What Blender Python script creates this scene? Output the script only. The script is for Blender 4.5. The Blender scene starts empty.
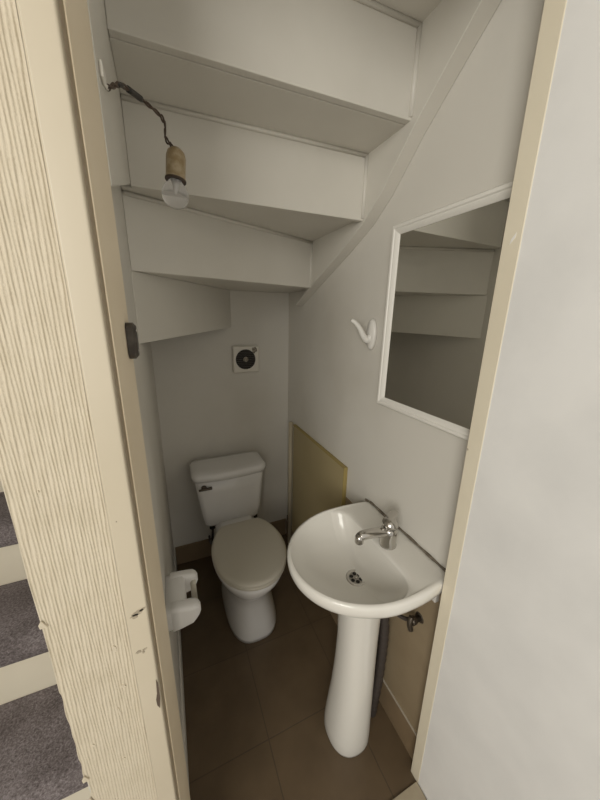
import bpy, bmesh, math, random
from mathutils import Vector, Matrix
random.seed(7)
C = bpy.context.scene.collection
S = bpy.context.scene

# ------------------------------------------------------------------ camera
cam_d = bpy.data.cameras.new('camera')
cam_d.sensor_fit = 'HORIZONTAL'; cam_d.sensor_width = 36.0; cam_d.lens = 18.0
cam_d.clip_start = 0.02
cam = bpy.data.objects.new('camera', cam_d); C.objects.link(cam)
R = ((0.91551378, -0.09064301, 0.39194178),
     (-0.40180356, -0.25376579, 0.87986182),
     (0.01970810, -0.96300923, -0.26874676))
m = Matrix(((R[0][0], -R[0][1], -R[0][2], 0), (R[1][0], -R[1][1], -R[1][2], 0), (R[2][0], -R[2][1], -R[2][2], 1.5), (0, 0, 0, 1)))
cam.matrix_world = m
S.camera = cam

# ------------------------------------------------------------------ world, light, exposure
W = bpy.data.worlds.new('world'); S.world = W; W.use_nodes = True
W.node_tree.nodes['Background'].inputs[0].default_value = (1.0, 0.96, 0.88, 1)
W.node_tree.nodes['Background'].inputs[1].default_value = 0.50
def area(name, loc, target, sx, sy, power, col):
    l = bpy.data.lights.new(name, 'AREA'); l.shape = 'RECTANGLE'; l.size = sx; l.size_y = sy; l.energy = power; l.color = col
    o = bpy.data.objects.new(name, l); C.objects.link(o); o.location = loc
    o.rotation_euler = (Vector(target) - Vector(loc)).to_track_quat('-Z', 'Y').to_euler()
    return o
area('hall_window_daylight', (-1.35, -1.45, 1.80), (0.3, 0.6, 1.0), 1.2, 1.4, 41, (1.0, 0.965, 0.885))
S.view_settings.view_transform = 'Standard'; S.view_settings.look = 'None'
S.view_settings.exposure = -0.1; S.view_settings.gamma = 1.0; S.view_settings.use_curve_mapping = False

# ------------------------------------------------------------------ materials
def mat(name, col, rough=0.5, metal=0.0, spec=0.5, coat=0.0, noise=None, bump=None):
    """noise = (scale, second colour, low, high) ; bump = (scale, strength, distance)"""
    M = bpy.data.materials.new(name); M.use_nodes = True
    nt = M.node_tree; b = nt.nodes['Principled BSDF']
    b.inputs['Base Color'].default_value = (*col, 1); b.inputs['Roughness'].default_value = rough
    b.inputs['Metallic'].default_value = metal; b.inputs['Specular IOR Level'].default_value = spec
    b.inputs['Coat Weight'].default_value = coat
    tc = nt.nodes.new('ShaderNodeTexCoord')
    if noise:
        n = nt.nodes.new('ShaderNodeTexNoise'); n.inputs['Scale'].default_value = noise[0]; n.inputs['Detail'].default_value = 6
        r = nt.nodes.new('ShaderNodeValToRGB'); r.color_ramp.elements[0].position = noise[2]; r.color_ramp.elements[1].position = noise[3]
        r.color_ramp.elements[0].color = (*col, 1); r.color_ramp.elements[1].color = (*noise[1], 1)
        nt.links.new(tc.outputs['Object'], n.inputs['Vector']); nt.links.new(n.outputs['Fac'], r.inputs['Fac']); nt.links.new(r.outputs['Color'], b.inputs['Base Color'])
    if bump:
        n2 = nt.nodes.new('ShaderNodeTexNoise'); n2.inputs['Scale'].default_value = bump[0]; n2.inputs['Detail'].default_value = 4
        bp = nt.nodes.new('ShaderNodeBump'); bp.inputs['Strength'].default_value = bump[1]; bp.inputs['Distance'].default_value = bump[2]
        nt.links.new(tc.outputs['Object'], n2.inputs['Vector']); nt.links.new(n2.outputs['Fac'], bp.inputs['Height']); nt.links.new(bp.outputs['Normal'], b.inputs['Normal'])
    return M
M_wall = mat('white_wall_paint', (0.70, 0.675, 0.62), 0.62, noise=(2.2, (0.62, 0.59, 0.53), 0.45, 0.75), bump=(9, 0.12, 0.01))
M_hall = mat('hall_wall_paint', (0.88, 0.875, 0.865), 0.6, noise=(5, (0.80, 0.797, 0.79), 0.4, 0.7), bump=(14, 0.15, 0.01))
M_wood = mat('white_gloss_wood_paint', (0.67, 0.645, 0.585), 0.42, noise=(3, (0.62, 0.595, 0.535), 0.45, 0.7), bump=(6, 0.1, 0.01))
M_cream = mat('cream_gloss_paint', (0.60, 0.535, 0.42), 0.38, noise=(4, (0.565, 0.50, 0.385), 0.4, 0.7), bump=(12, 0.1, 0.006))
M_jamb = mat('cream_jamb_paint', (0.80, 0.69, 0.52), 0.4, noise=(4, (0.74, 0.63, 0.465), 0.4, 0.7), bump=(12, 0.1, 0.006))
M_strip = mat('pale_cream_jamb_paint', (0.82, 0.755, 0.61), 0.4, noise=(4, (0.78, 0.71, 0.565), 0.4, 0.7), bump=(12, 0.1, 0.006))
M_mframe = mat('white_frame_paint', (0.82, 0.80, 0.75), 0.4)
M_holderw = mat('bright_white_plastic', (0.84, 0.83, 0.815), 0.3)
M_steel = mat('dull_steel', (0.34, 0.32, 0.29), 0.25, metal=1.0)
M_tilewall = mat('brown_skirting_tile', (0.25, 0.18, 0.108), 0.45, noise=(11, (0.21, 0.15, 0.09), 0.35, 0.7))
M_beige = mat('beige_bounce_tone', (0.32, 0.25, 0.16), 0.5, noise=(8, (0.28, 0.215, 0.135), 0.4, 0.7))  # brown floor bounce and shade under the basin, put into a base colour
M_grout = mat('pale_grout', (0.48, 0.43, 0.35), 0.8)
M_cer = mat('white_ceramic', (0.80, 0.78, 0.73), 0.12, spec=0.5, coat=0.3)
M_toil = mat('white_vitreous_china', (0.82, 0.81, 0.80), 0.16, spec=0.5, coat=0.2)
M_seat = mat('off_white_seat_plastic', (0.62, 0.585, 0.50), 0.33)
M_chrome = mat('chrome', (0.62, 0.60, 0.57), 0.16, metal=1.0)
M_dkmet = mat('tarnished_metal', (0.12, 0.10, 0.08), 0.35, metal=0.8)
M_black = mat('black_opening', (0.012, 0.010, 0.008), 0.7)
M_seal = mat('grimy_sealant', (0.14, 0.115, 0.085), 0.8, noise=(60, (0.30, 0.26, 0.2), 0.45, 0.7))
M_panel = mat('yellowed_panel', (0.42, 0.345, 0.19), 0.5, noise=(3, (0.38, 0.31, 0.17), 0.4, 0.7))
M_pedge = mat('yellow_panel_edge', (0.36, 0.28, 0.10), 0.5)
M_plast = mat('white_plastic', (0.72, 0.70, 0.66), 0.35)
M_fan = mat('aged_white_plastic', (0.76, 0.73, 0.66), 0.45)
M_pipe = mat('yellowed_pipe', (0.52, 0.455, 0.33), 0.5)
M_dirt = mat('grey_smudge', (0.16, 0.14, 0.11), 0.8, noise=(180, (0.42, 0.38, 0.31), 0.4, 0.62))
M_holder = mat('aged_lampholder', (0.36, 0.27, 0.15), 0.38, metal=0.35, noise=(60, (0.55, 0.46, 0.32), 0.42, 0.7))
M_cord = mat('brown_flex', (0.07, 0.045, 0.03), 0.5)
M_tape = mat('black_tape', (0.018, 0.016, 0.014), 0.5)
M_clip = mat('clear_wire', (0.80, 0.77, 0.70), 0.3)
M_dkplate = mat('dark_bronze', (0.06, 0.05, 0.042), 0.4, metal=0.4, noise=(70, (0.10, 0.09, 0.075), 0.4, 0.7))
M_hose = mat('dark_hose', (0.06, 0.05, 0.045), 0.45)
M_stairw = mat('cream_stair_paint', (0.76, 0.70, 0.57), 0.4, noise=(6, (0.72, 0.655, 0.53), 0.4, 0.7))
M_chip = mat('bare_chipped_patch', (0.30, 0.255, 0.19), 0.8, noise=(130, (0.42, 0.36, 0.27), 0.4, 0.65))
M_dchip = mat('dark_chipped_wood', (0.10, 0.07, 0.05), 0.8)
M_wchip = mat('white_chip', (0.9, 0.88, 0.85), 0.6)
M_thr = mat('beige_threshold', (0.42, 0.36, 0.26), 0.6, noise=(20, (0.36, 0.30, 0.22), 0.4, 0.7))
M_hfloor = mat('hall_floor', (0.36, 0.31, 0.25), 0.7, noise=(30, (0.30, 0.26, 0.21), 0.4, 0.7))

# carpet
M_carpet = bpy.data.materials.new('heather_carpet'); M_carpet.use_nodes = True
nt = M_carpet.node_tree; b = nt.nodes['Principled BSDF']; b.inputs['Roughness'].default_value = 0.95; b.inputs['Specular IOR Level'].default_value = 0.1
tc = nt.nodes.new('ShaderNodeTexCoord'); n = nt.nodes.new('ShaderNodeTexNoise'); n.inputs['Scale'].default_value = 210; n.inputs['Detail'].default_value = 5; n.inputs['Roughness'].default_value = 0.75
n3 = nt.nodes.new('ShaderNodeTexNoise'); n3.inputs['Scale'].default_value = 12; n3.inputs['Detail'].default_value = 3
mx = nt.nodes.new('ShaderNodeMath'); mx.operation = 'MULTIPLY_ADD'; mx.inputs[1].default_value = 0.35
r = nt.nodes.new('ShaderNodeValToRGB')
e = r.color_ramp.elements; e[0].position = 0.48; e[0].color = (0.095, 0.080, 0.078, 1); e[1].position = 0.88; e[1].color = (0.40, 0.36, 0.37, 1)
k = e.new(0.66); k.color = (0.205, 0.177, 0.178, 1)
bp = nt.nodes.new('ShaderNodeBump'); bp.inputs['Strength'].default_value = 0.8; bp.inputs['Distance'].default_value = 0.006
nt.links.new(tc.outputs['Object'], n.inputs['Vector']); nt.links.new(tc.outputs['Object'], n3.inputs['Vector'])
nt.links.new(n3.outputs['Fac'], mx.inputs[0]); nt.links.new(n.outputs['Fac'], mx.inputs[2]); nt.links.new(mx.outputs[0], r.inputs['Fac'])
nt.links.new(r.outputs['Color'], b.inputs['Base Color']); nt.links.new(n.outputs['Fac'], bp.inputs['Height']); nt.links.new(bp.outputs['Normal'], b.inputs['Normal'])

# brown floor tiles
M_floor = bpy.data.materials.new('brown_floor_tile'); M_floor.use_nodes = True
nt = M_floor.node_tree; b = nt.nodes['Principled BSDF']; b.inputs['Roughness'].default_value = 0.42
tc = nt.nodes.new('ShaderNodeTexCoord'); mp = nt.nodes.new('ShaderNodeMapping'); mp.inputs['Location'].default_value = (-0.214 + 0.33, -0.70 + 0.33, 0)
bk = nt.nodes.new('ShaderNodeTexBrick'); bk.offset = 0.0; bk.inputs['Scale'].default_value = 1.0
bk.inputs['Brick Width'].default_value = 0.33; bk.inputs['Row Height'].default_value = 0.33; bk.inputs['Mortar Size'].default_value = 0.0022; bk.inputs['Mortar Smooth'].default_value = 0.3
bk.inputs['Color1'].default_value = (0.165, 0.114, 0.066, 1); bk.inputs['Color2'].default_value = (0.150, 0.104, 0.060, 1); bk.inputs['Mortar'].default_value = (0.108, 0.078, 0.049, 1)
n = nt.nodes.new('ShaderNodeTexNoise'); n.inputs['Scale'].default_value = 9; n.inputs['Detail'].default_value = 6
mxc = nt.nodes.new('ShaderNodeMix'); mxc.data_type = 'RGBA'; mxc.blend_type = 'MULTIPLY'; mxc.inputs['Factor'].default_value = 0.5
nt.links.new(tc.outputs['Object'], mp.inputs['Vector']); nt.links.new(mp.outputs['Vector'], bk.inputs['Vector']); nt.links.new(tc.outputs['Object'], n.inputs['Vector'])
nt.links.new(bk.outputs['Color'], mxc.inputs[6]); nt.links.new(n.outputs['Fac'], mxc.inputs[7]); nt.links.new(mxc.outputs[2], b.inputs['Base Color'])
bp = nt.nodes.new('ShaderNodeBump'); bp.inputs['Strength'].default_value = 0.25; bp.inputs['Distance'].default_value = 0.004; bp.invert = True
nt.links.new(bk.outputs['Fac'], bp.inputs['Height']); nt.links.new(bp.outputs['Normal'], b.inputs['Normal'])

# ribbed wallpaper (relief itself is in the mesh; a fine grain on top)
M_paper = mat('ribbed_cream_wallpaper', (0.63, 0.56, 0.44), 0.6, noise=(25, (0.59, 0.52, 0.40), 0.42, 0.7), bump=(420, 0.55, 0.0015))

# mirror glass
M_mirror = mat('mirror_glass', (0.66, 0.655, 0.62), 0.02, metal=1.0)
# bulb glass
M_glass = bpy.data.materials.new('clear_bulb_glass'); M_glass.use_nodes = True
b = M_glass.node_tree.nodes['Principled BSDF']; b.inputs['Base Color'].default_value = (0.93, 0.93, 0.95, 1); b.inputs['Roughness'].default_value = 0.04
b.inputs['Transmission Weight'].default_value = 0.88; b.inputs['IOR'].default_value = 1.3

# ------------------------------------------------------------------ mesh helpers
def obj(name, bm, mt, parent=None, smooth=False, bevel=0.0, seg=2, sub=0, ang=None):
    bmesh.ops.recalc_face_normals(bm, faces=bm.faces)
    me = bpy.data.meshes.new(name); bm.to_mesh(me); bm.free()
    mts = mt if isinstance(mt, (list, tuple)) else [mt]
    for q in mts: me.materials.append(q)
    if smooth:
        for p in me.polygons: p.use_smooth = True
    o = bpy.data.objects.new(name, me); C.objects.link(o)
    if parent:
        o.parent = parent; o.matrix_parent_inverse = Matrix.Translation(-Vector(parent.location))
    if bevel:
        md = o.modifiers.new('bevel', 'BEVEL'); md.width = bevel; md.segments = seg; md.limit_method = 'ANGLE'; md.angle_limit = math.radians(40)
        for p in me.polygons: p.use_smooth = True
        wn = o.modifiers.new('wn', 'WEIGHTED_NORMAL'); wn.keep_sharp = True
    if sub:
        md = o.modifiers.new('sub', 'SUBSURF'); md.levels = sub; md.render_levels = sub
    return o
def thing(name, label, cat, loc, group=None):
    o = bpy.data.objects.new(name, None); C.objects.link(o); o.location = loc; o.empty_display_size = 0.05
    o['label'] = label; o['category'] = cat
    if group: o['group'] = group
    return o
def tag(o, label, cat, group=None):
    o['label'] = label; o['category'] = cat
    if group: o['group'] = group
    return o
def struct(o, label, cat):
    o['kind'] = 'structure'; o['label'] = label; o['category'] = cat
    return o
def box(bm, x0, x1, y0, y1, z0, z1):
    v = [bm.verts.new(p) for p in ((x0,y0,z0),(x1,y0,z0),(x1,y1,z0),(x0,y1,z0),(x0,y0,z1),(x1,y0,z1),(x1,y1,z1),(x0,y1,z1))]
    for f in ((0,3,2,1),(4,5,6,7),(0,1,5,4),(1,2,6,5),(2,3,7,6),(3,0,4,7)): bm.faces.new([v[i] for i in f])
    return bm
def B(*a): return box(bmesh.new(), *a)
def prism(bm, poly, vec):
    """closed prism: polygon of 3-D points, extruded along vec"""
    a = [bm.verts.new(p) for p in poly]; c = [bm.verts.new(Vector(p) + Vector(vec)) for p in poly]
    n = len(a); bm.faces.new(a); bm.faces.new(list(reversed(c)))
    for i in range(n): bm.faces.new((a[i], a[(i+1) % n], c[(i+1) % n], c[i]))
    return bm
def hexa(bm, p):
    v = [bm.verts.new(q) for q in p]
    for f in ((0,3,2,1),(4,5,6,7),(0,1,5,4),(1,2,6,5),(2,3,7,6),(3,0,4,7)): bm.faces.new([v[i] for i in f])
    return bm
def loft(bm, rings, cap0=True, cap1=True):
    R_ = [[bm.verts.new(p) for p in r] for r in rings]
    n = len(R_[0])
    for a, c in zip(R_[:-1], R_[1:]):
        for i in range(n): bm.faces.new((a[i], a[(i+1) % n], c[(i+1) % n], c[i]))
    if cap0: bm.faces.new(R_[0])
    if cap1: bm.faces.new(list(reversed(R_[-1])))
    return bm
def lathe(bm, prof, origin=(0,0,0), axis=(0,0,1), n=28):
    ax = Vector(axis).normalized(); q = Vector((0,0,1)).rotation_difference(ax)
    rings = []
    for (r, z) in prof:
        rings.append([Vector(origin) + q @ Vector((r*math.cos(2*math.pi*i/n), r*math.sin(2*math.pi*i/n), z)) for i in range(n)])
    return loft(bm, rings)
def smooth_path(pts, k=6):
    P = [Vector(p) for p in pts]; out = []
    for i in range(len(P)-1):
        p0 = P[max(i-1,0)]; p1 = P[i]; p2 = P[i+1]; p3 = P[min(i+2,len(P)-1)]
        for j in range(k):
            t = j/k
            out.append(0.5*((2*p1) + (p2-p0)*t + (2*p0-5*p1+4*p2-p3)*t*t + (3*p1-p0-3*p2+p3)*t**3))
    out.append(P[-1]); return out
def tube(bm, pts, rad, n=12, k=6):
    P = smooth_path(pts, k) if k > 1 else [Vector(p) for p in pts]
    N = len(P); rings = []; up = None
    for i, p in enumerate(P):
        t = (P[min(i+1,N-1)] - P[max(i-1,0)]).normalized()
        if up is None:
            up = t.orthogonal().normalized()
        up = (up - t*up.dot(t)).normalized(); s = t.cross(up)
        rr = rad(i/(N-1)) if callable(rad) else rad
        rings.append([p + rr*(math.cos(2*math.pi*j/n)*up + math.sin(2*math.pi*j/n)*s) for j in range(n)])
    return loft(bm, rings)
def rrect(cx, cy, hx, hy, r, z, n=6, bow=0.0):
    """rounded rectangle ring; bow pushes the -y side outwards"""
    pts = []
    for (sx, sy, a0) in ((1,1,0),(-1,1,90),(-1,-1,180),(1,-1,270)):
        for i in range(n+1):
            a = math.radians(a0 + 90*i/n)
            pts.append([cx + sx*(hx-r) + r*math.cos(a), cy + sy*(hy-r) + r*math.sin(a), z])
    # extra points along the -y side so that it can bow
    out = []
    m_ = len(pts)
    for i, p in enumerate(pts):
        out.append(p)
        q = pts[(i+1) % m_]
        if abs(p[0]-q[0]) > hx and p[1] < cy:
            for j in range(1, 9): out.append([p[0]+(q[0]-p[0])*j/9, p[1]+(q[1]-p[1])*j/9, z])
        elif abs(p[0]-q[0]) > hx:
            for j in range(1, 9): out.append([p[0]+(q[0]-p[0])*j/9, p[1]+(q[1]-p[1])*j/9, z])
    if bow:
        for p in out:
            if p[1] < cy: p[1] -= bow*max(0, 1-((p[0]-cx)/hx)**2)
    return [Vector(p) for p in out]

# ------------------------------------------------------------------ the setting
XL, XR, YB, ZC = -0.07, 0.67, 1.69, 2.62
struct(obj('floor', B(-0.07, 0.67, 0.40, 1.69, -0.05, 0.0), M_floor), 'dark brown tiled toilet floor', 'floor')
struct(obj('floor_hall', B(-1.10, 0.75, -2.0, 0.40, -0.05, -0.001), M_hfloor), 'hall floor in front of the doorway', 'floor')
struct(obj('wall_back', B(-0.178, 0.77, 1.69, 1.79, -0.05, ZC), M_wall), 'white back wall behind the toilet', 'wall')
struct(obj('wall_right', B(XR, 0.77, 0.40, 1.69, -0.05, ZC), M_wall), 'white right wall behind the washbasin', 'wall')
struct(obj('wall_left', B(-0.178, XL, 0.402, 1.69, -0.05, ZC), M_wall), 'white partition wall left of the toilet', 'wall')
# right-hand hall wall, a little out of plumb like its architrave
bm = hexa(bmesh.new(), ((0.6395,-2.0,-0.05),(0.77,-2.0,-0.05),(0.77,0.40,-0.05),(0.6395,0.40,-0.05),(0.609,-2.0,ZC),(0.77,-2.0,ZC),(0.77,0.40,ZC),(0.609,0.40,ZC)))
struct(obj('wall_hall', bm, M_hall), 'brushed white hall wall right of the doorway', 'wall')
struct(obj('wall_front', B(-0.178, 0.64, 0.40, 0.47, 2.14, ZC), M_wall), 'wall above the doorway', 'wall')
struct(obj('wall_stair', B(-1.16, -1.06, -0.3, 1.79, -0.05, ZC), M_hall), 'far wall of the stairs', 'wall')
struct(obj('ceiling', B(-1.16, 0.77, -2.0, 1.79, ZC, ZC+0.06), M_wall), 'white ceiling', 'ceiling')
# door frame
bm = bmesh.new(); prism(bm, [(-0.0880,0.402,0),(-0.0880,0.3955,0),(-0.0858,0.393,0),(-0.062,0.393,0),(-0.0595,0.395,0),(-0.0595,0.408,0)], (0,0,2.12))
tr = struct(obj('trim_1', bm, M_cream, bevel=0.001), 'cream painted architrave left of the doorway, chipped low down', 'architrave')
bm = bmesh.new(); prism(bm, [(-0.0595,0.410,0),(-0.0560,0.410,0),(-0.0560,0.4050,0),(-0.0555,0.4040,0),(-0.0546,0.4040,0),(-0.0541,0.4050,0),(-0.0460,0.503,0),(-0.07,0.503,0),(-0.07,0.408,0)], (0,0,2.12))
jb = struct(obj('trim_2', bm, M_jamb, bevel=0.0008), 'cream door jamb at the left of the doorway', 'door jamb')
bm = hexa(bmesh.new(), ((0.6375,0.399,0),(0.6395,0.399,0),(0.6460,0.403,0),(0.6375,0.432,0),(0.6130,0.399,2.12),(0.6150,0.399,2.12),(0.638,0.403,2.12),(0.6130,0.4355,2.12)))
jr = struct(obj('trim_3', bm, M_strip, bevel=0.0015), 'slim cream door jamb at the right of the doorway', 'door jamb')
struct(obj('trim_4', B(-0.0885, 0.6155, 0.393, 0.47, 2.12, 2.16), M_cream, bevel=0.002), 'cream head of the door frame', 'door frame')
struct(obj('trim_5', B(-0.045, 0.6365, 0.35, 0.404, 0.0005, 0.008), M_thr, bevel=0.002), 'beige threshold strip under the doorway', 'threshold')
struct(obj('trim_6', B(0.6645, 0.67, 0.405, 0.975, 0.131, 0.735), M_beige, bevel=0.001), 'beige brown sheet on the wall under the washbasin, bounce and shade put into its colour', 'painted bounce tone')  # sheet added over the white wall; its brown stands in for bounce and shade
# chipped paint (lies on the frame)
def chip(name, parent, y, pts, mt, nx=False):
    bm = bmesh.new(); prism(bm, [(x, y, z) for x, z in pts], (0, -0.0006, 0))
    return obj(name, bm, mt, parent)
def blob(cx, cz, rx, rz, n=14, tilt=0.0, rag=0.35):
    out = []
    for i in range(n):
        a = 2*math.pi*i/n; q = 1 - rag*random.random()
        x = rx*q*math.cos(a); z = rz*q*math.sin(a)
        out.append((cx + x*math.cos(tilt) - z*math.sin(tilt), cz + x*math.sin(tilt) + z*math.cos(tilt)))
    return out
def gone(x): return x
for (cx, cz, rx, rz, tl) in ((-0.0715, 1.0885, 0.0095, 0.0042, 0.35), (-0.0765, 1.084, 0.0062, 0.0052, 0.2), (-0.0655, 1.0915, 0.005, 0.0026, 0.6), (-0.0785, 1.016, 0.0050, 0.0036, 0.1), (-0.0705, 1.017, 0.0042, 0.0028, 0.4), (-0.0725, 1.0125, 0.002, 0.003, 0.0), (-0.079, 1.242, 0.001, 0.001, 0)):
    chip('paint_chip', tr, 0.393, blob(cx, cz, rx, rz, tilt=tl, rag=0.5), M_chip)
chip('wood_chip', tr, 0.393, [(-0.0622,0.948),(-0.0600,0.940),(-0.0600,0.905),(-0.0625,0.884),(-0.0655,0.892),(-0.0660,0.905),(-0.0635,0.918)], M_dchip)
def jchip(pts, mt):
    """flat patch on the reveal face of the right jamb: (y, z) points"""
    bm = bmesh.new(); prism(bm, [(0.6376-0.01156*z_-0.0002, y_, z_) for y_, z_ in pts], (-0.0006, 0, 0)); return obj('paint_chip', bm, mt, jr)
jchip([(0.419,1.640),(0.4105,1.650),(0.4095,1.659),(0.417,1.649)], M_wchip)
jchip(blob(0.430,1.208,0.0018,0.003), M_chip)

# wallpaper: ribbed relief on the end of the partition, torn along the corner
def ragged(z):
    if z > 1.0: return -0.1795 + 0.0006*math.sin(z*31)
    q = -0.1788 + 0.0005*math.sin(z*57+1) + 0.0004*math.sin(z*131)
    d = abs(z-0.765)
    if d < 0.035: q += 0.0035*(1-d/0.035)
    d = abs(z-0.835)
    if d < 0.02: q += 0.0015*(1-d/0.02)
    if 0.985 < z < 1.0: q -= 0.001
    return q
bm = bmesh.new(); nx, nz = 216, 420; z0, z1 = 0.0, 2.2; grid = []
ph = [random.random()*6 for _ in range(9)]
for j in range(nz+1):
    z = z0 + (z1-z0)*j/nz; xl = ragged(z); row = []
    for i in range(nx+1):
        t = i/nx; x = xl + (-0.0885 - xl)*t
        wob = 0.00035*math.sin(z*70+x*400+ph[0]) + 0.0005*math.sin(z*23+x*170+ph[1])
        w = math.sin((x+wob)*2*math.pi/0.0039)
        amp = 0.0009*(0.75+0.45*math.sin(z*41+x*900+ph[2])*math.sin(z*97+x*330+ph[3]))
        if z < 0.95: amp *= 0.35 + 0.65*max(0, (z-0.55)/0.4)
        y = 0.3985 - 0.0008 - amp*max(-0.55, w)
        if i == 0: y = 0.4005
        row.append(bm.verts.new((x, y, z)))
    grid.append(row)
for j in range(nz):
    for i in range(nx): bm.faces.new((grid[j][i], grid[j][i+1], grid[j+1][i+1], grid[j+1][i]))
pap = obj('trim_7', bm, M_paper, smooth=True)
struct(pap, 'cream ribbed wallpaper on the partition end, torn at the corner', 'wallpaper')
for (cx, cz, rx, rz, tl) in ((-0.108, 1.033, 0.003, 0.007, 0.2), (-0.106, 0.955, 0.0035, 0.004, 0.5), (-0.117, 0.905, 0.0018, 0.012, 0.1), (-0.124, 0.80, 0.0025, 0.003, 0), (-0.158, 0.86, 0.003, 0.004, 0.4), (-0.150, 1.30, 0.0012, 0.002, 0)):
    bm = bmesh.new(); prism(bm, [(x, 0.3966, z) for x, z in blob(cx, cz, rx, rz, tilt=tl)], (0, 0.003, 0))
    obj('paper_scar', bm, M_paper, pap, bevel=0.0004)
# corner tear flaps
for (z, s) in ((1.115, 0.004), (0.80, 0.004), (0.742, 0.0065)):
    bm = bmesh.new(); prism(bm, [(-0.1775,0.3955,z+s*1.4),(-0.1775-s*0.7,0.394,z+s*0.3),(-0.1775-s*0.4,0.393,z-s),(-0.172,0.3955,z-s*1.6)], (0,0.0015,0))
    obj('torn_flap', bm, M_paper, pap)

# tile skirtings
bm = B(-0.062, 0.66, 1.681, 1.69, 0.0, 0.127); struct(obj('baseboard_back', bm, M_tilewall, bevel=0.0015), 'brown tile skirting along the back wall', 'skirting')
bm = B(0.662, 0.67, 0.405, 1.681, 0.0, 0.126); sk = struct(obj('baseboard_right', bm, M_tilewall, bevel=0.001), 'brown tile skirting along the right wall', 'skirting')
obj('grout_line', B(0.6605, 0.67, 0.405, 1.681, 0.126, 0.1305), M_grout, sk)
bm = B(-0.07, -0.062, 0.50, 1.681, 0.0, 0.127); struct(obj('baseboard_left', bm, M_wall, bevel=0.0015), 'painted skirting along the left wall', 'skirting')

# ------------------------------------------------------------------ staircase
st = thing('staircase', 'winding staircase with grey carpet left of the partition and white painted underside above the toilet', 'stairs', (-0.6, 0.2, 0.0))
RS, RN = 0.19, 0.19
for k in range(7):                                     # carpeted flight beyond the partition
    yk = 0.18 + RN*k; zk = RS*k
    obj('riser', B(-1.06, -0.180, yk, yk+0.02, zk, zk+RS-0.03), M_stairw, st)
    td = obj('tread', B(-1.06, -0.180, yk-0.012, yk+RN+0.02, zk+RS-0.03, zk+RS-0.008), M_stairw, st, bevel=0.004)
    ys, ye = yk, yk+RN
    zt = zk+RS
    prof = [(ye,zt-0.008),(ye,zt+0.002),(ys+0.02,zt+0.002),(ys-0.004,zt+0.0),(ys-0.020,zt-0.010),(ys-0.026,zt-0.026),(ys-0.024,zt-0.045),(ys-0.016,zt-0.060),(ys-0.002,zt-0.064),(ys-0.002,zt-0.032),(ys-0.013,zt-0.03),(ys-0.013,zt-0.008)]
    bm = bmesh.new(); prism(bm, [(-1.055, y, z) for y, z in prof], (0.873, 0, 0))
    obj('stair_carpet', bm, M_carpet, td, bevel=0.003)
# underside: (left x,y, z bottom, z top), (right x,y, z bottom, z top), thickness towards the back
def board(name, L, Rr, th=0.02, bev=0.0025):
    d = Vector((Rr[0]-L[0], Rr[1]-L[1], 0)).normalized(); nrm = Vector((-d.y, d.x, 0))*th
    bm = hexa(bmesh.new(), ((L[0],L[1],L[2]),(Rr[0],Rr[1],Rr[2]),(Rr[0]+nrm.x,Rr[1]+nrm.y,Rr[2]),(L[0]+nrm.x,L[1]+nrm.y,L[2]),
                            (L[0],L[1],L[3]),(Rr[0],Rr[1],Rr[3]),(Rr[0]+nrm.x,Rr[1]+nrm.y,Rr[3]),(L[0]+nrm.x,L[1]+nrm.y,L[3])))
    return obj(name, bm, M_wood, st, bevel=bev)
XS = -0.045; XE = 0.630; SBZ = 1.655
board('riser', (XS,0.57,2.176,2.37), (XE,0.56,2.176,2.37))
board('riser', (XS,0.775,1.987,2.176), (XE,0.742,1.987,2.176))
board('riser', (XS,0.961,1.804,1.987), (XE,0.928,1.804,1.987))
board('riser', (-0.069,1.005,1.612,1.804), (XE,1.311,1.625,1.815))
board('riser', (-0.069,1.00,1.413,1.612), (0.335,1.689,1.436,1.625))
def slab(poly, th=0.03, name='tread'):
    bm = bmesh.new(); prism(bm, poly, (0,0,th)); return obj(name, bm, M_wood, st, bevel=0.002)
slab([(XS,0.42,2.37),(XE,0.42,2.37),(XE,0.58,2.37),(XS,0.59,2.37)])
slab([(XS,0.592,2.176),(XE,0.582,2.176),(XE,0.77,2.176),(XS,0.80,2.176)])
slab([(XS,0.797,1.987),(XE,0.764,1.987),(XE,0.955,1.987),(XS,0.985,1.987)])
slab([(-0.069,0.984,1.806),(XE,0.950,1.815),(XE,1.335,1.815),(-0.069,1.03,1.806)])
slab([(-0.069,1.03,1.612),(XE,1.334,1.625),(0.669,1.352,1.625),(0.669,1.689,1.625),(0.335,1.689,1.625)])
# side board along the partition and thick outer string on the right wall
bm = bmesh.new(); prism(bm, [(-0.0695, y, z) for y, z in ((0.505,SBZ),(0.965,1.808),(0.965,2.37),(0.505,2.37))], (XS+0.0695,0,0)); obj('side_board', bm, M_wood, st, bevel=0.002)
lo = [(1.495,1.551),(1.317,1.627),(1.07,1.729),(0.925,1.797),(0.84,1.860),(0.737,1.963),(0.658,2.030),(0.56,2.110),(0.445,2.205)]
up = [(0.445,2.40),(0.60,2.40),(0.80,2.20),(1.00,2.01),(1.36,1.845),(1.36,1.62)]
bm = bmesh.new(); prism(bm, [(0.6695, y, z) for y, z in lo+up], (-0.0445, 0, 0)); obj('string_board', bm, M_wood, st, bevel=0.002)
def bead(a, c, r_=0.006): obj('bead', tube(bmesh.new(), [a, c], r_, 8, 1), M_wood, st, smooth=True)
XF = 0.6245
bead((XS+.002,0.959,1.983), (XF,0.926,1.983)); bead((-0.066,1.005,1.800), (XF,1.306,1.811)); bead((XS+.002,0.772,2.172),(XF,0.740,2.172))
bead((XF-.002,0.741,1.994), (XF-.002,0.741,2.17), 0.007); bead((XF-.002,1.308,1.632), (XF-.002,1.308,1.81), 0.007); bead((XF-.002,0.926,1.81), (XF-.002,0.926,1.982), 0.006)

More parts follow.
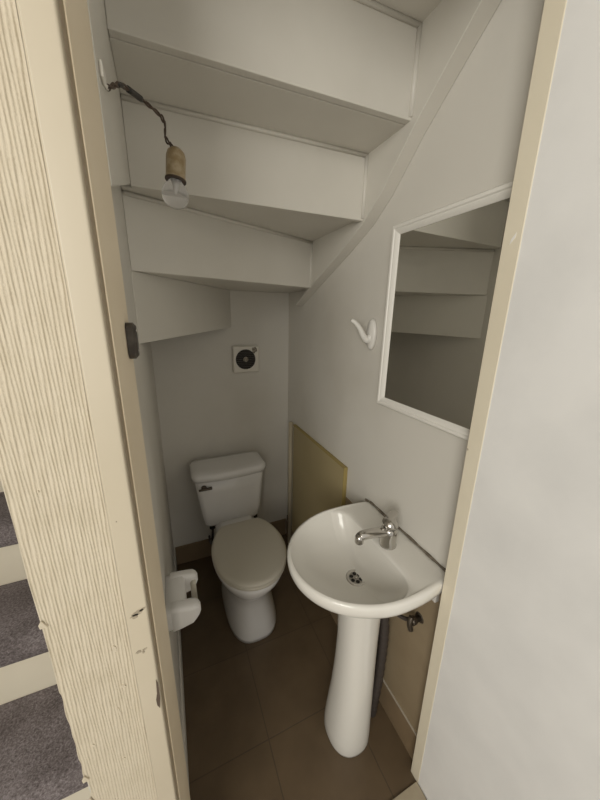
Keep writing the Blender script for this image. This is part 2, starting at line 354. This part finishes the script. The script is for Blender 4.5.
# ------------------------------------------------------------------ toilet
t = thing('toilet', 'white close-coupled toilet with closed seat lid against the back wall', 'toilet', (0.265, 1.3, 0.0))
def egg(xc, yf, yb, hw, z, n=48, p=2.25, wide=0.56):
    """outline with its front at yf, back at yb, widest at fraction `wide` from the front"""
    ym = yf + (yb-yf)*wide; out = []
    for i in range(n):
        a = 2*math.pi*i/n; c, s = math.cos(a), math.sin(a)
        x = hw*math.copysign(abs(c)**(2/p), c)
        y = (ym-yf if s < 0 else yb-ym)*math.copysign(abs(s)**(2/p), s)
        out.append(Vector((xc+x, ym+y, z)))
    return out
xc = 0.268
rings = [egg(0.283,1.050,1.50,0.126,0.0,p=2.9), egg(0.283,1.050,1.50,0.1265,0.02,p=2.9), egg(0.280,1.062,1.50,0.118,0.09,p=2.7), egg(0.274,1.072,1.50,0.109,0.17,p=2.4),
         egg(0.272,1.066,1.49,0.108,0.225,p=2.3), egg(xc,1.037,1.47,0.122,0.275,p=2.2), egg(xc,0.998,1.45,0.145,0.32,p=2.15), egg(0.272,0.972,1.42,0.160,0.36,p=2.1), egg(0.273,0.962,1.41,0.166,0.385,p=2.1), egg(0.273,0.961,1.41,0.167,0.402,p=2.1), egg(0.273,0.968,1.405,0.160,0.408,p=2.1)]
bm = loft(bmesh.new(), rings)
obj('bowl', bm, M_toil, t, smooth=True, bevel=0.0)
# shelf under the cistern
bm = loft(bmesh.new(), [rrect(xc,1.50,0.06,0.12,0.03,0.20), rrect(xc,1.515,0.085,0.14,0.03,0.30), rrect(xc,1.51,0.105,0.13,0.04,0.35), rrect(xc,1.47,0.11,0.112,0.04,0.366), rrect(xc,1.47,0.102,0.104,0.035,0.372), rrect(xc,1.41,0.085,0.045,0.02,0.400), rrect(xc,1.41,0.078,0.038,0.018,0.404)])
obj('bowl_shelf', bm, M_toil, t, smooth=True)
# seat ring and lid, cut off flat at the hinge
def seat_out(grow, z):
    o_ = egg(0.274,0.953-grow,1.405,0.169+grow,z,n=96,p=2.08,wide=0.50)
    for p_ in o_:
        if p_.y > 1.372+grow: p_.y = 1.372+grow
    return o_
bm = loft(bmesh.new(), [seat_out(-0.006,0.409), seat_out(-0.001,0.412), seat_out(0.0,0.419), seat_out(-0.003,0.425)]); obj('seat', bm, M_seat, t, smooth=True)
def lid_dome(grow, z):
    o_ = seat_out(grow, z); return o_
bm = loft(bmesh.new(), [seat_out(-0.004,0.427), seat_out(0.001,0.430), seat_out(0.001,0.436), seat_out(-0.005,0.4425), seat_out(-0.02,0.4455), [Vector((xc+(p_.x-xc)*0.5, 1.19+(p_.y-1.19)*0.5, 0.4475)) for p_ in seat_out(-0.02,0.446)], [Vector((xc+(p_.x-xc)*0.1, 1.19+(p_.y-1.19)*0.1, 0.448)) for p_ in seat_out(-0.02,0.446)]])
obj('seat_lid', bm, M_seat, t, smooth=True)
for sx in (-1, 1):
    bm = lathe(bmesh.new(), [(0.0,0),(0.012,0),(0.012,0.05),(0.0,0.05)], (xc+sx*0.055-0.022,1.386,0.412), (1,0,0), 14); obj('hinge', bm, M_seat, t, smooth=True)
# cistern
TC = 0.258
bm = loft(bmesh.new(), [rrect(TC+0.003,1.555,0.146,0.078,0.03,0.374,bow=0.006), rrect(TC+0.003,1.555,0.157,0.083,0.03,0.388,bow=0.010), rrect(TC+0.002,1.557,0.165,0.084,0.03,0.45,bow=0.014), rrect(TC,1.561,0.180,0.084,0.03,0.58,bow=0.018), rrect(TC,1.563,0.187,0.084,0.03,0.652,bow=0.02), rrect(TC,1.563,0.18,0.078,0.028,0.656,bow=0.02)])
obj('cistern', bm, M_toil, t, smooth=True)
bm = loft(bmesh.new(), [rrect(TC,1.562,0.188,0.086,0.03,0.657,bow=0.022), rrect(TC,1.561,0.200,0.093,0.035,0.661,bow=0.026), rrect(TC,1.561,0.202,0.094,0.035,0.681,bow=0.026), rrect(TC,1.562,0.199,0.092,0.035,0.694,bow=0.026), rrect(TC,1.564,0.189,0.084,0.03,0.702,bow=0.022), rrect(TC,1.566,0.16,0.06,0.03,0.705,bow=0.014), rrect(TC,1.567,0.06,0.02,0.015,0.706)])
obj('cistern_lid', bm, M_toil, t, smooth=True)
lv = obj('flush_lever', lathe(bmesh.new(), [(0,0),(0.014,0),(0.014,0.012),(0.008,0.016),(0,0.016)], (0.114,1.472,0.624), (0,-1,0), 18), M_dkmet, t, smooth=True)
bm = tube(bmesh.new(), [(0.152,1.450,0.625),(0.114,1.449,0.624),(0.086,1.451,0.622)], lambda u: 0.0085-0.003*u, 10, 4); lv['label'] = 'tarnished metal lever'
obj('lever_arm', bm, M_dkmet, lv, smooth=True)
for sx in (-1, 1):
    obj('cistern_bolt', lathe(bmesh.new(), [(0,0),(0.016,0),(0.016,0.03),(0.0,0.03)], (xc+sx*0.122,1.50,0.345), (0,0,1), 14), M_black, t, smooth=True)
bm = tube(bmesh.new(), [(0.150,1.53,0.38),(0.150,1.535,0.30),(0.145,1.56,0.20),(0.14,1.61,0.16),(0.14,1.680,0.15)], 0.007, 10); obj('supply_hose', bm, M_hose, t, smooth=True)

# ------------------------------------------------------------------ washbasin on pedestal
w = thing('washbasin', 'white D-shaped ceramic washbasin on a pedestal against the right wall', 'washbasin', (0.50, 0.62, 0.0))
CY = 0.635; PY = 0.62
def dshape(xw, xm, af, hw, z, p=2.0, rb=0.02):
    """front half-ellipse (towards -x) plus straight sides up to the wall at xw"""
    out = []; n1 = 44
    for i in range(n1+1):
        a = math.pi/2 + math.pi*i/n1; c, s = math.cos(a), math.sin(a)
        out.append(Vector((xm + af*math.copysign(abs(c)**(2/p), c), CY + hw*math.copysign(abs(s)**(2/p), s), z)))
    xs = (xm + (xw-rb-xm)*0.35, xm + (xw-rb-xm)*0.7)
    a1 = [Vector((x, CY-hw, z)) for x in xs]
    cor = [Vector((xw-rb+rb*math.sin(q), CY-hw+rb-rb*math.cos(q), z)) for q in (0, math.pi/6, math.pi/3, math.pi/2)]
    back = [Vector((xw, CY + (-hw+rb) + (2*hw-2*rb)*j/12, z)) for j in range(1, 12)]
    cor2 = [Vector((v.x, 2*CY-v.y, z)) for v in reversed(cor)]
    a2 = [Vector((v.x, 2*CY-v.y, z)) for v in reversed(a1)]
    return out + a1 + cor + back + cor2 + a2
D0 = Vector((0.492, 0.632, 0.692))
def shr(ring, f, z, c=D0): return [Vector((c.x+(p_.x-c.x)*f, c.y+(p_.y-c.y)*f, z)) for p_ in ring]
def outer(g, z):
    ring = dshape(0.668, 0.515, 0.250+g, 0.210+g, z)
    for v_ in ring:
        if v_.x > 0.56:                                  # sides draw in a little towards the wall
            k_ = (v_.x-0.56)/0.108; v_.y = CY + (v_.y-CY)*(1-0.055*k_)
        if z < 0.79: v_.z -= 0.020*min(1, max(0, (v_.x-0.40)/0.2))*(0.79-z)/0.05   # deeper apron at the sides
    return ring
inner = lambda g, z: dshape(0.556, 0.500, 0.224+g, 0.191+g, z, p=2.15, rb=0.055)
pc = Vector((0.50, 0.62, 0.66))
o0 = outer(0, 0.79)
rings = [shr(o0,0.30,0.655,pc), shr(o0,0.42,0.672,pc), shr(o0,0.62,0.702,pc), shr(o0,0.82,0.738,pc), outer(-0.022,0.757), outer(-0.010,0.765), outer(-0.003,0.780), outer(-0.001,0.801), outer(-0.0045,0.8085), outer(-0.011,0.8105),
         [Vector((max(a.x, -9), a.y, z_)) for a, z_ in ((p_, 0.8105) for p_ in outer(-0.015,0.8105))]]
# deck ring halfway towards the bowl edge
mid = [a.lerp(c_, 0.75) for a, c_ in zip(outer(-0.015,0.809), inner(0.005,0.808))]
rings += [mid, inner(0.002,0.8055), inner(-0.003,0.799), inner(-0.009,0.785), shr(inner(-0.016,0.76),0.93,0.757), shr(inner(-0.02,0.74),0.78,0.726), shr(inner(-0.02,0.72),0.52,0.705), shr(inner(-0.02,0.70),0.25,0.695), shr(inner(-0.02,0.695),0.12,0.692)]
bm = loft(bmesh.new(), rings); obj('basin', bm, M_cer, w, smooth=True, sub=1)
# pedestal
def pedr(xf, xb, hw, z, n=40, p=2.3):
    out = []; xm = (xf+xb)/2
    for i in range(n):
        a = 2*math.pi*i/n; c, s = math.cos(a), math.sin(a)
        out.append(Vector((xm+(xb-xf)/2*math.copysign(abs(c)**(2/p), c), PY+hw*math.copysign(abs(s)**(2/p), s), z)))
    return out
bm = loft(bmesh.new(), [pedr(0.418,0.575,0.085,0.0), pedr(0.416,0.575,0.086,0.01), pedr(0.418,0.575,0.085,0.05), pedr(0.424,0.575,0.080,0.12), pedr(0.434,0.575,0.073,0.22), pedr(0.441,0.575,0.067,0.34), pedr(0.443,0.575,0.064,0.46), pedr(0.438,0.575,0.066,0.57), pedr(0.428,0.58,0.073,0.64), pedr(0.420,0.585,0.08,0.69)])
obj('pedestal', bm, M_cer, w, smooth=True)
# drain
dr = obj('drain', lathe(bmesh.new(), [(0,0),(0.031,0),(0.033,0.003),(0.030,0.005),(0.024,0.003),(0.0,0.002)], (0.492,0.632,0.6905), (0,0,1), 32), M_chrome, w, smooth=True); obj('drain_grate', lathe(bmesh.new(), [(0,0),(0.024,0),(0.0235,0.0008),(0,0.0008)], (0.492,0.632,0.6927), (0,0,1), 28), M_steel, dr)
for i in range(6):
    a = i*math.pi/3+0.3
    obj('drain_hole', lathe(bmesh.new(), [(0,0),(0.0062,0),(0.0062,0.0008),(0,0.0008)], (0.492+0.0155*math.cos(a), 0.632+0.0155*math.sin(a), 0.6933), (0,0,1), 14), M_black, dr)
obj('drain_screw', lathe(bmesh.new(), [(0,0),(0.005,0),(0.004,0.002),(0,0.0025)], (0.492,0.632,0.6933), (0,0,1), 14), M_chrome, dr, smooth=True)
# mixer tap
TX, TY = 0.588, 0.612
tp = obj('tap', lathe(bmesh.new(), [(0,0),(0.027,0),(0.027,0.004),(0.0255,0.007),(0.0245,0.03),(0.0245,0.058),(0.021,0.064),(0,0.066)], (TX,TY,0.808), (0,0,1), 28), M_chrome, w, smooth=True); tp['label'] = 'chrome mixer tap'
bm = tube(bmesh.new(), [(TX-0.005,TY,0.857),(TX-0.05,TY,0.866),(TX-0.092,TY,0.872),(TX-0.112,TY,0.870)], lambda u: 0.0155-0.002*u, 16, 5); obj('spout', bm, M_chrome, tp, smooth=True)
obj('aerator', lathe(bmesh.new(), [(0,0),(0.0125,0),(0.0135,0.004),(0.0135,0.02),(0.010,0.026),(0,0.027)], (TX-0.112,TY,0.851), (0,0,1), 20), M_chrome, tp, smooth=True)
obj('tap_cap', lathe(bmesh.new(), [(0,0),(0.0245,0),(0.0255,0.006),(0.0240,0.014),(0.016,0.022),(0.006,0.026),(0,0.0265)], (TX,TY,0.876), (0.12,0,1), 28), M_chrome, tp, smooth=True)
bm = loft(bmesh.new(), [[Vector((TX-0.004+u, TY+0.006+u*0.25+sy*hw, 0.897+u*0.16+dz)) for sy, dz in ((-1,-0.004),(1,-0.004),(1,0.005),(-1,0.005))] for u, hw in ((0.0,0.012),(0.02,0.014),(0.034,0.012),(0.044,0.008))])
obj('lever', bm, M_chrome, tp, bevel=0.003)
# sealant between basin and wall
bm = tube(bmesh.new(), [(0.668,0.842,0.806),(0.6675,0.80,0.815),(0.667,0.72,0.8135),(0.6675,0.62,0.815),(0.667,0.52,0.814),(0.6675,0.440,0.814)], lambda u: 0.0042+0.0012*math.sin(u*41), 8, 8); obj('sealant', bm, M_seal, w, smooth=True)
# waste behind the pedestal and under-basin bracket
bm = tube(bmesh.new(), [(0.56,0.63,0.64),(0.60,0.625,0.57),(0.618,0.615,0.46),(0.620,0.61,0.34),(0.618,0.61,0.20),(0.612,0.612,0.09),(0.610,0.615,0.0)], lambda u: 0.017+0.0022*math.sin(u*150), 14, 10); obj('waste_hose', bm, M_hose, w, smooth=True)
bm = bmesh.new(); box(bm, 0.650,0.668,0.462,0.474,0.70,0.738); box(bm,0.63,0.668,0.462,0.474,0.728,0.739); obj('bracket', bm, M_plast, w, bevel=0.002)

# stop valve with hose on the wall under the basin
v = thing('stop_valve', 'dark stop valve with a curved hose under the washbasin', 'valve', (0.668, 0.515, 0.575))
obj('wall_plate', lathe(bmesh.new(), [(0,0),(0.020,0),(0.016,0.006),(0,0.006)], (0.669,0.515,0.578), (-1,0,0), 20), M_dkmet, v, smooth=True)
obj('valve_body', lathe(bmesh.new(), [(0,0),(0.010,0),(0.010,0.018),(0.013,0.02),(0.013,0.034),(0.009,0.036),(0,0.036)], (0.664,0.515,0.578), (-1,0,0), 18), M_dkmet, v, smooth=True)
obj('valve_handle', tube(bmesh.new(), [(0.628,0.515,0.598),(0.620,0.512,0.578),(0.624,0.508,0.556)], 0.0085, 10), M_dkmet, v, smooth=True)
obj('hose', tube(bmesh.new(), [(0.640,0.518,0.578),(0.632,0.545,0.556),(0.622,0.575,0.552),(0.612,0.60,0.575),(0.60,0.612,0.64),(0.592,0.612,0.70)], 0.0065, 10), M_hose, v, smooth=True)

# ------------------------------------------------------------------ mirror
mr = thing('wall_mirror', 'rectangular mirror in a white moulded frame above the washbasin', 'mirror', (0.669, 0.62, 1.22))
y0, y1, z0, z1 = 0.412, 0.808, 1.215, 1.765
obj('mirror_glass', B(0.660, 0.6645, y0+0.02, y1-0.02, z0+0.02, z1-0.02), M_mirror, mr)
prof = [(0.0,0.0),(0.0,0.016),(0.003,0.020),(0.010,0.0205),(0.013,0.017),(0.016,0.0175),(0.022,0.014),(0.027,0.0105),(0.027,0.0055),(0.02,0.0)]   # (inwards, out from the wall)
bm = bmesh.new(); corners = [(y0,z0,1,1),(y1,z0,-1,1),(y1,z1,-1,-1),(y0,z1,1,-1)]
rg = [[bm.verts.new((0.669-h, cy+sy*u, cz+sz*u)) for u, h in prof] for cy, cz, sy, sz in corners]
for i in range(4):
    a, c_ = rg[i], rg[(i+1) % 4]
    for j in range(len(prof)): bm.faces.new((a[j], a[(j+1) % len(prof)], c_[(j+1) % len(prof)], c_[j]))
obj('mirror_frame', bm, M_mframe, mr, bevel=0.0008)

# ------------------------------------------------------------------ coat hook
h = thing('coat_hook', 'white ceramic coat hook on the wall left of the mirror', 'hook', (0.669, 0.885, 1.39))
bm = loft(bmesh.new(), [[Vector((x, 0.885+(hy-g)*math.cos(a), 1.443+(hz-g)*math.sin(a))) for a in [2*math.pi*i/24 for i in range(24)]] for x, hy, hz, g in ((0.6695,0.024,0.053,0),(0.661,0.024,0.053,0),(0.655,0.024,0.053,0.006))])
obj('back_plate', bm, M_plast, h, smooth=True)
bm = tube(bmesh.new(), [(0.662,0.886,1.435),(0.650,0.888,1.424),(0.634,0.890,1.438),(0.619,0.892,1.462),(0.600,0.894,1.482),(0.584,0.897,1.491)], lambda u: 0.0135-0.0075*u, 14, 6); obj('prong', bm, M_plast, h, smooth=True)

# ------------------------------------------------------------------ pipe cover panel
p = thing('cover_panel', 'yellowed cover panel leaning on the right wall behind the washbasin', 'panel', (0.65, 1.27, 0.0))
obj('board', B(0.652, 0.668, 0.984, 1.553, 0.131, 0.872), M_panel, p, bevel=0.002)
bm = bmesh.new(); box(bm, 0.650,0.669,0.980,0.9845,0.131,0.877); box(bm, 0.650,0.669,0.9845,1.557,0.872,0.877); obj('edging', bm, M_pedge, p, bevel=0.001)
pp = thing('corner_pipe', 'pale pipe standing in the back corner beside the yellowed panel', 'pipe', (0.645, 1.64, 0.0))
obj('pipe', tube(bmesh.new(), [(0.655,1.600,0.0),(0.655,1.600,0.875)], 0.0135, 16, 1), M_pipe, pp, smooth=True)
obj('pipe_clip', B(0.641,0.669,1.612,1.618,0.17,0.21), M_dkplate, pp, bevel=0.002)

# ------------------------------------------------------------------ extractor fan
f = thing('extractor_fan', 'small square extractor fan with round dark grille on the back wall', 'fan', (0.407, 1.689, 1.185))
FX, FZ, HS = 0.407, 1.260, 0.0745
bm = loft(bmesh.new(), [[Vector((q.x, yy, q.y)) for q in [Vector((v_.x, v_.y)) for v_ in rrect(FX, FZ, HS-g, HS-g, 0.008-g*0.5, 0)]] for yy, g in ((1.6895,0),(1.672,0),(1.667,0.005))]); obj('fan_plate', bm, M_fan, f)
obj('grille_opening', lathe(bmesh.new(), [(0,0),(0.056,0),(0.056,0.0012),(0,0.0012)], (FX-0.004,1.6671,FZ), (0,-1,0), 40), M_black, f)
for i in range(-5, 6):
    zz = FZ + i*0.0102; hw = math.sqrt(max(0, 0.0555**2 - (i*0.0102)**2)) - 0.001
    obj('louvre', B(FX-0.004-hw, FX-0.004+hw, 1.6635, 1.667, zz-0.0011, zz+0.0011), M_dkplate, f)
obj('fan_hub', lathe(bmesh.new(), [(0,0),(0.015,0),(0.013,0.0025),(0,0.003)], (FX-0.004,1.6655,FZ), (0,-1,0), 24), M_dirt, f, smooth=True)
bm = bmesh.new(); prism(bm, [(x, 1.6668, z) for x, z in blob(FX+0.047, FZ+0.052, 0.019, 0.022, 16, rag=0.4)], (0,-0.0006,0)); obj('dust_patch', bm, M_dirt, f)

# ------------------------------------------------------------------ toilet roll holder
rh = thing('toilet_roll_holder', 'white toilet roll holder without paper on the left wall', 'toilet roll holder', (-0.069, 0.8, 0.6))
bm = loft(bmesh.new(), [[Vector((x, q.x, q.y)) for q in rrect(0.808, 0.655, 0.074-g, 0.040-g, 0.02, 0)] for x, g in ((-0.0695,0),(-0.035,0.002),(-0.020,0.004),(-0.013,0.012))]); obj('back_plate', bm, M_holderw, rh, smooth=True)
for (yc, hy, tip) in ((0.752,0.018,0.020),(0.866,0.016,0.022)):
    def arm_ring(x, sz, sy, zc): return [Vector((x, yc+v_.x, zc+v_.y)) for v_ in rrect(0,0,sy,sz,min(sy,sz)*0.75,0)]
    bm = loft(bmesh.new(), [arm_ring(-0.056,0.044,hy,0.655), arm_ring(-0.03,0.040,hy*1.1,0.655), arm_ring(0.0,0.034,hy*1.15,0.656), arm_ring(tip-0.010,0.028,hy*1.05,0.660), arm_ring(tip-0.001,0.020,hy*0.75,0.661), arm_ring(tip+0.004,0.010,hy*0.4,0.661)])
    obj('arm', bm, M_holderw, rh, smooth=True)
obj('roller', lathe(bmesh.new(), [(0,0),(0.009,0),(0.009,0.02),(0.0085,0.02),(0.0085,0.093),(0.009,0.093),(0.009,0.105),(0,0.105)], (0.010,0.758,0.660), (0,1,0), 18), M_seat, rh, smooth=True)

# ------------------------------------------------------------------ bare bulb on a flex
bl = thing('bare_bulb', 'bare clear light bulb hanging from a twisted brown flex', 'light bulb', (0.054, 0.785, 1.74))
hx, hy_, hz_ = 0.0535, 0.785, 1.805
AX = Vector((-0.10, -0.06, -1)).normalized()
def along(d): return Vector((hx,hy_,hz_)) + AX*d
hd = obj('lamp_holder', lathe(bmesh.new(), [(0,-0.026),(0.010,-0.026),(0.017,-0.019),(0.0195,-0.010),(0.0195,0.028),(0.0205,0.030),(0.0205,0.034),(0,0.034)], (hx,hy_,hz_), AX, 28), M_holder, bl, smooth=True)
obj('holder_ring', lathe(bmesh.new(), [(0.0195,0.0318),(0.0212,0.0318),(0.0212,0.0345),(0.0195,0.0345)], (hx,hy_,hz_), AX, 28), M_cord, hd, smooth=True)
bb = obj('glass_bulb', lathe(bmesh.new(), [(0.0,0.035),(0.0145,0.035),(0.0165,0.040),(0.0225,0.047),(0.0262,0.055),(0.0272,0.063),(0.0255,0.072),(0.0205,0.080),(0.011,0.0855),(0.0,0.087)], (hx,hy_,hz_), AX, 32), M_glass, bl, smooth=True)
obj('bulb_stem', lathe(bmesh.new(), [(0.0,0.036),(0.008,0.036),(0.004,0.052),(0.002,0.060),(0,0.060)], (hx,hy_,hz_), AX, 12), M_plast, bb, smooth=True)
w0 = [(-0.0465,0.536,1.790),(-0.042,0.560,1.802),(-0.043,0.575,1.796),(-0.035,0.598,1.812),(-0.026,0.630,1.832),(-0.010,0.680,1.851),(0.0075,0.721,1.863),(0.029,0.759,1.869),(0.038,0.776,1.864),(0.037,0.790,1.848),(0.049,0.791,1.836),(0.0555,0.787,1.831)]
wp = smooth_path(w0, 8); n_ = len(wp)
for s in (0, 1):
    pts = []
    for i, q in enumerate(wp):
        a = i*0.62 + s*math.pi; rr = 0.0022 if i < n_*0.62 or i > n_*0.88 else 0.0045
        pts.append(q + Vector((0, math.cos(a)*rr, math.sin(a)*rr)))
    obj('cord', tube(bmesh.new(), pts[18:], 0.0018, 7, 1), M_cord, bl, smooth=True)
    c_ = obj('cord', tube(bmesh.new(), pts[:19], 0.0013, 7, 1), M_clip, bl, smooth=True); c_['label'] = 'clear bare end of the flex'
obj('tape', tube(bmesh.new(), wp[36:45], 0.0048, 10, 1), M_tape, bl, smooth=True)
obj('tape', tube(bmesh.new(), wp[28:33], 0.0032, 10, 1), M_tape, bl, smooth=True)
obj('cable_clip', B(-0.0449,-0.0405,0.528,0.550,1.782,1.800), M_clip, bl, bevel=0.002)

# ------------------------------------------------------------------ dark catch on the inner jamb
bm = loft(bmesh.new(), [[Vector((x, 0.484+v_.x, 1.4625+v_.y)) for v_ in rrect(0,0,0.014-g,0.0245-g,0.009,0)] for x, g in ((-0.0476,0),(-0.040,0),(-0.0362,0.004))])
ca = obj('door_catch', bm, M_dkplate); tag(ca, 'small dark bronze catch plate on the inner left jamb', 'catch')
for dz in (-0.014, 0.014):
    obj('screw', lathe(bmesh.new(), [(0,0),(0.003,0),(0.002,0.001),(0,0.0012)], (-0.0364,0.484,1.4625+dz), (1,0,0), 10), M_chrome, ca, smooth=True)
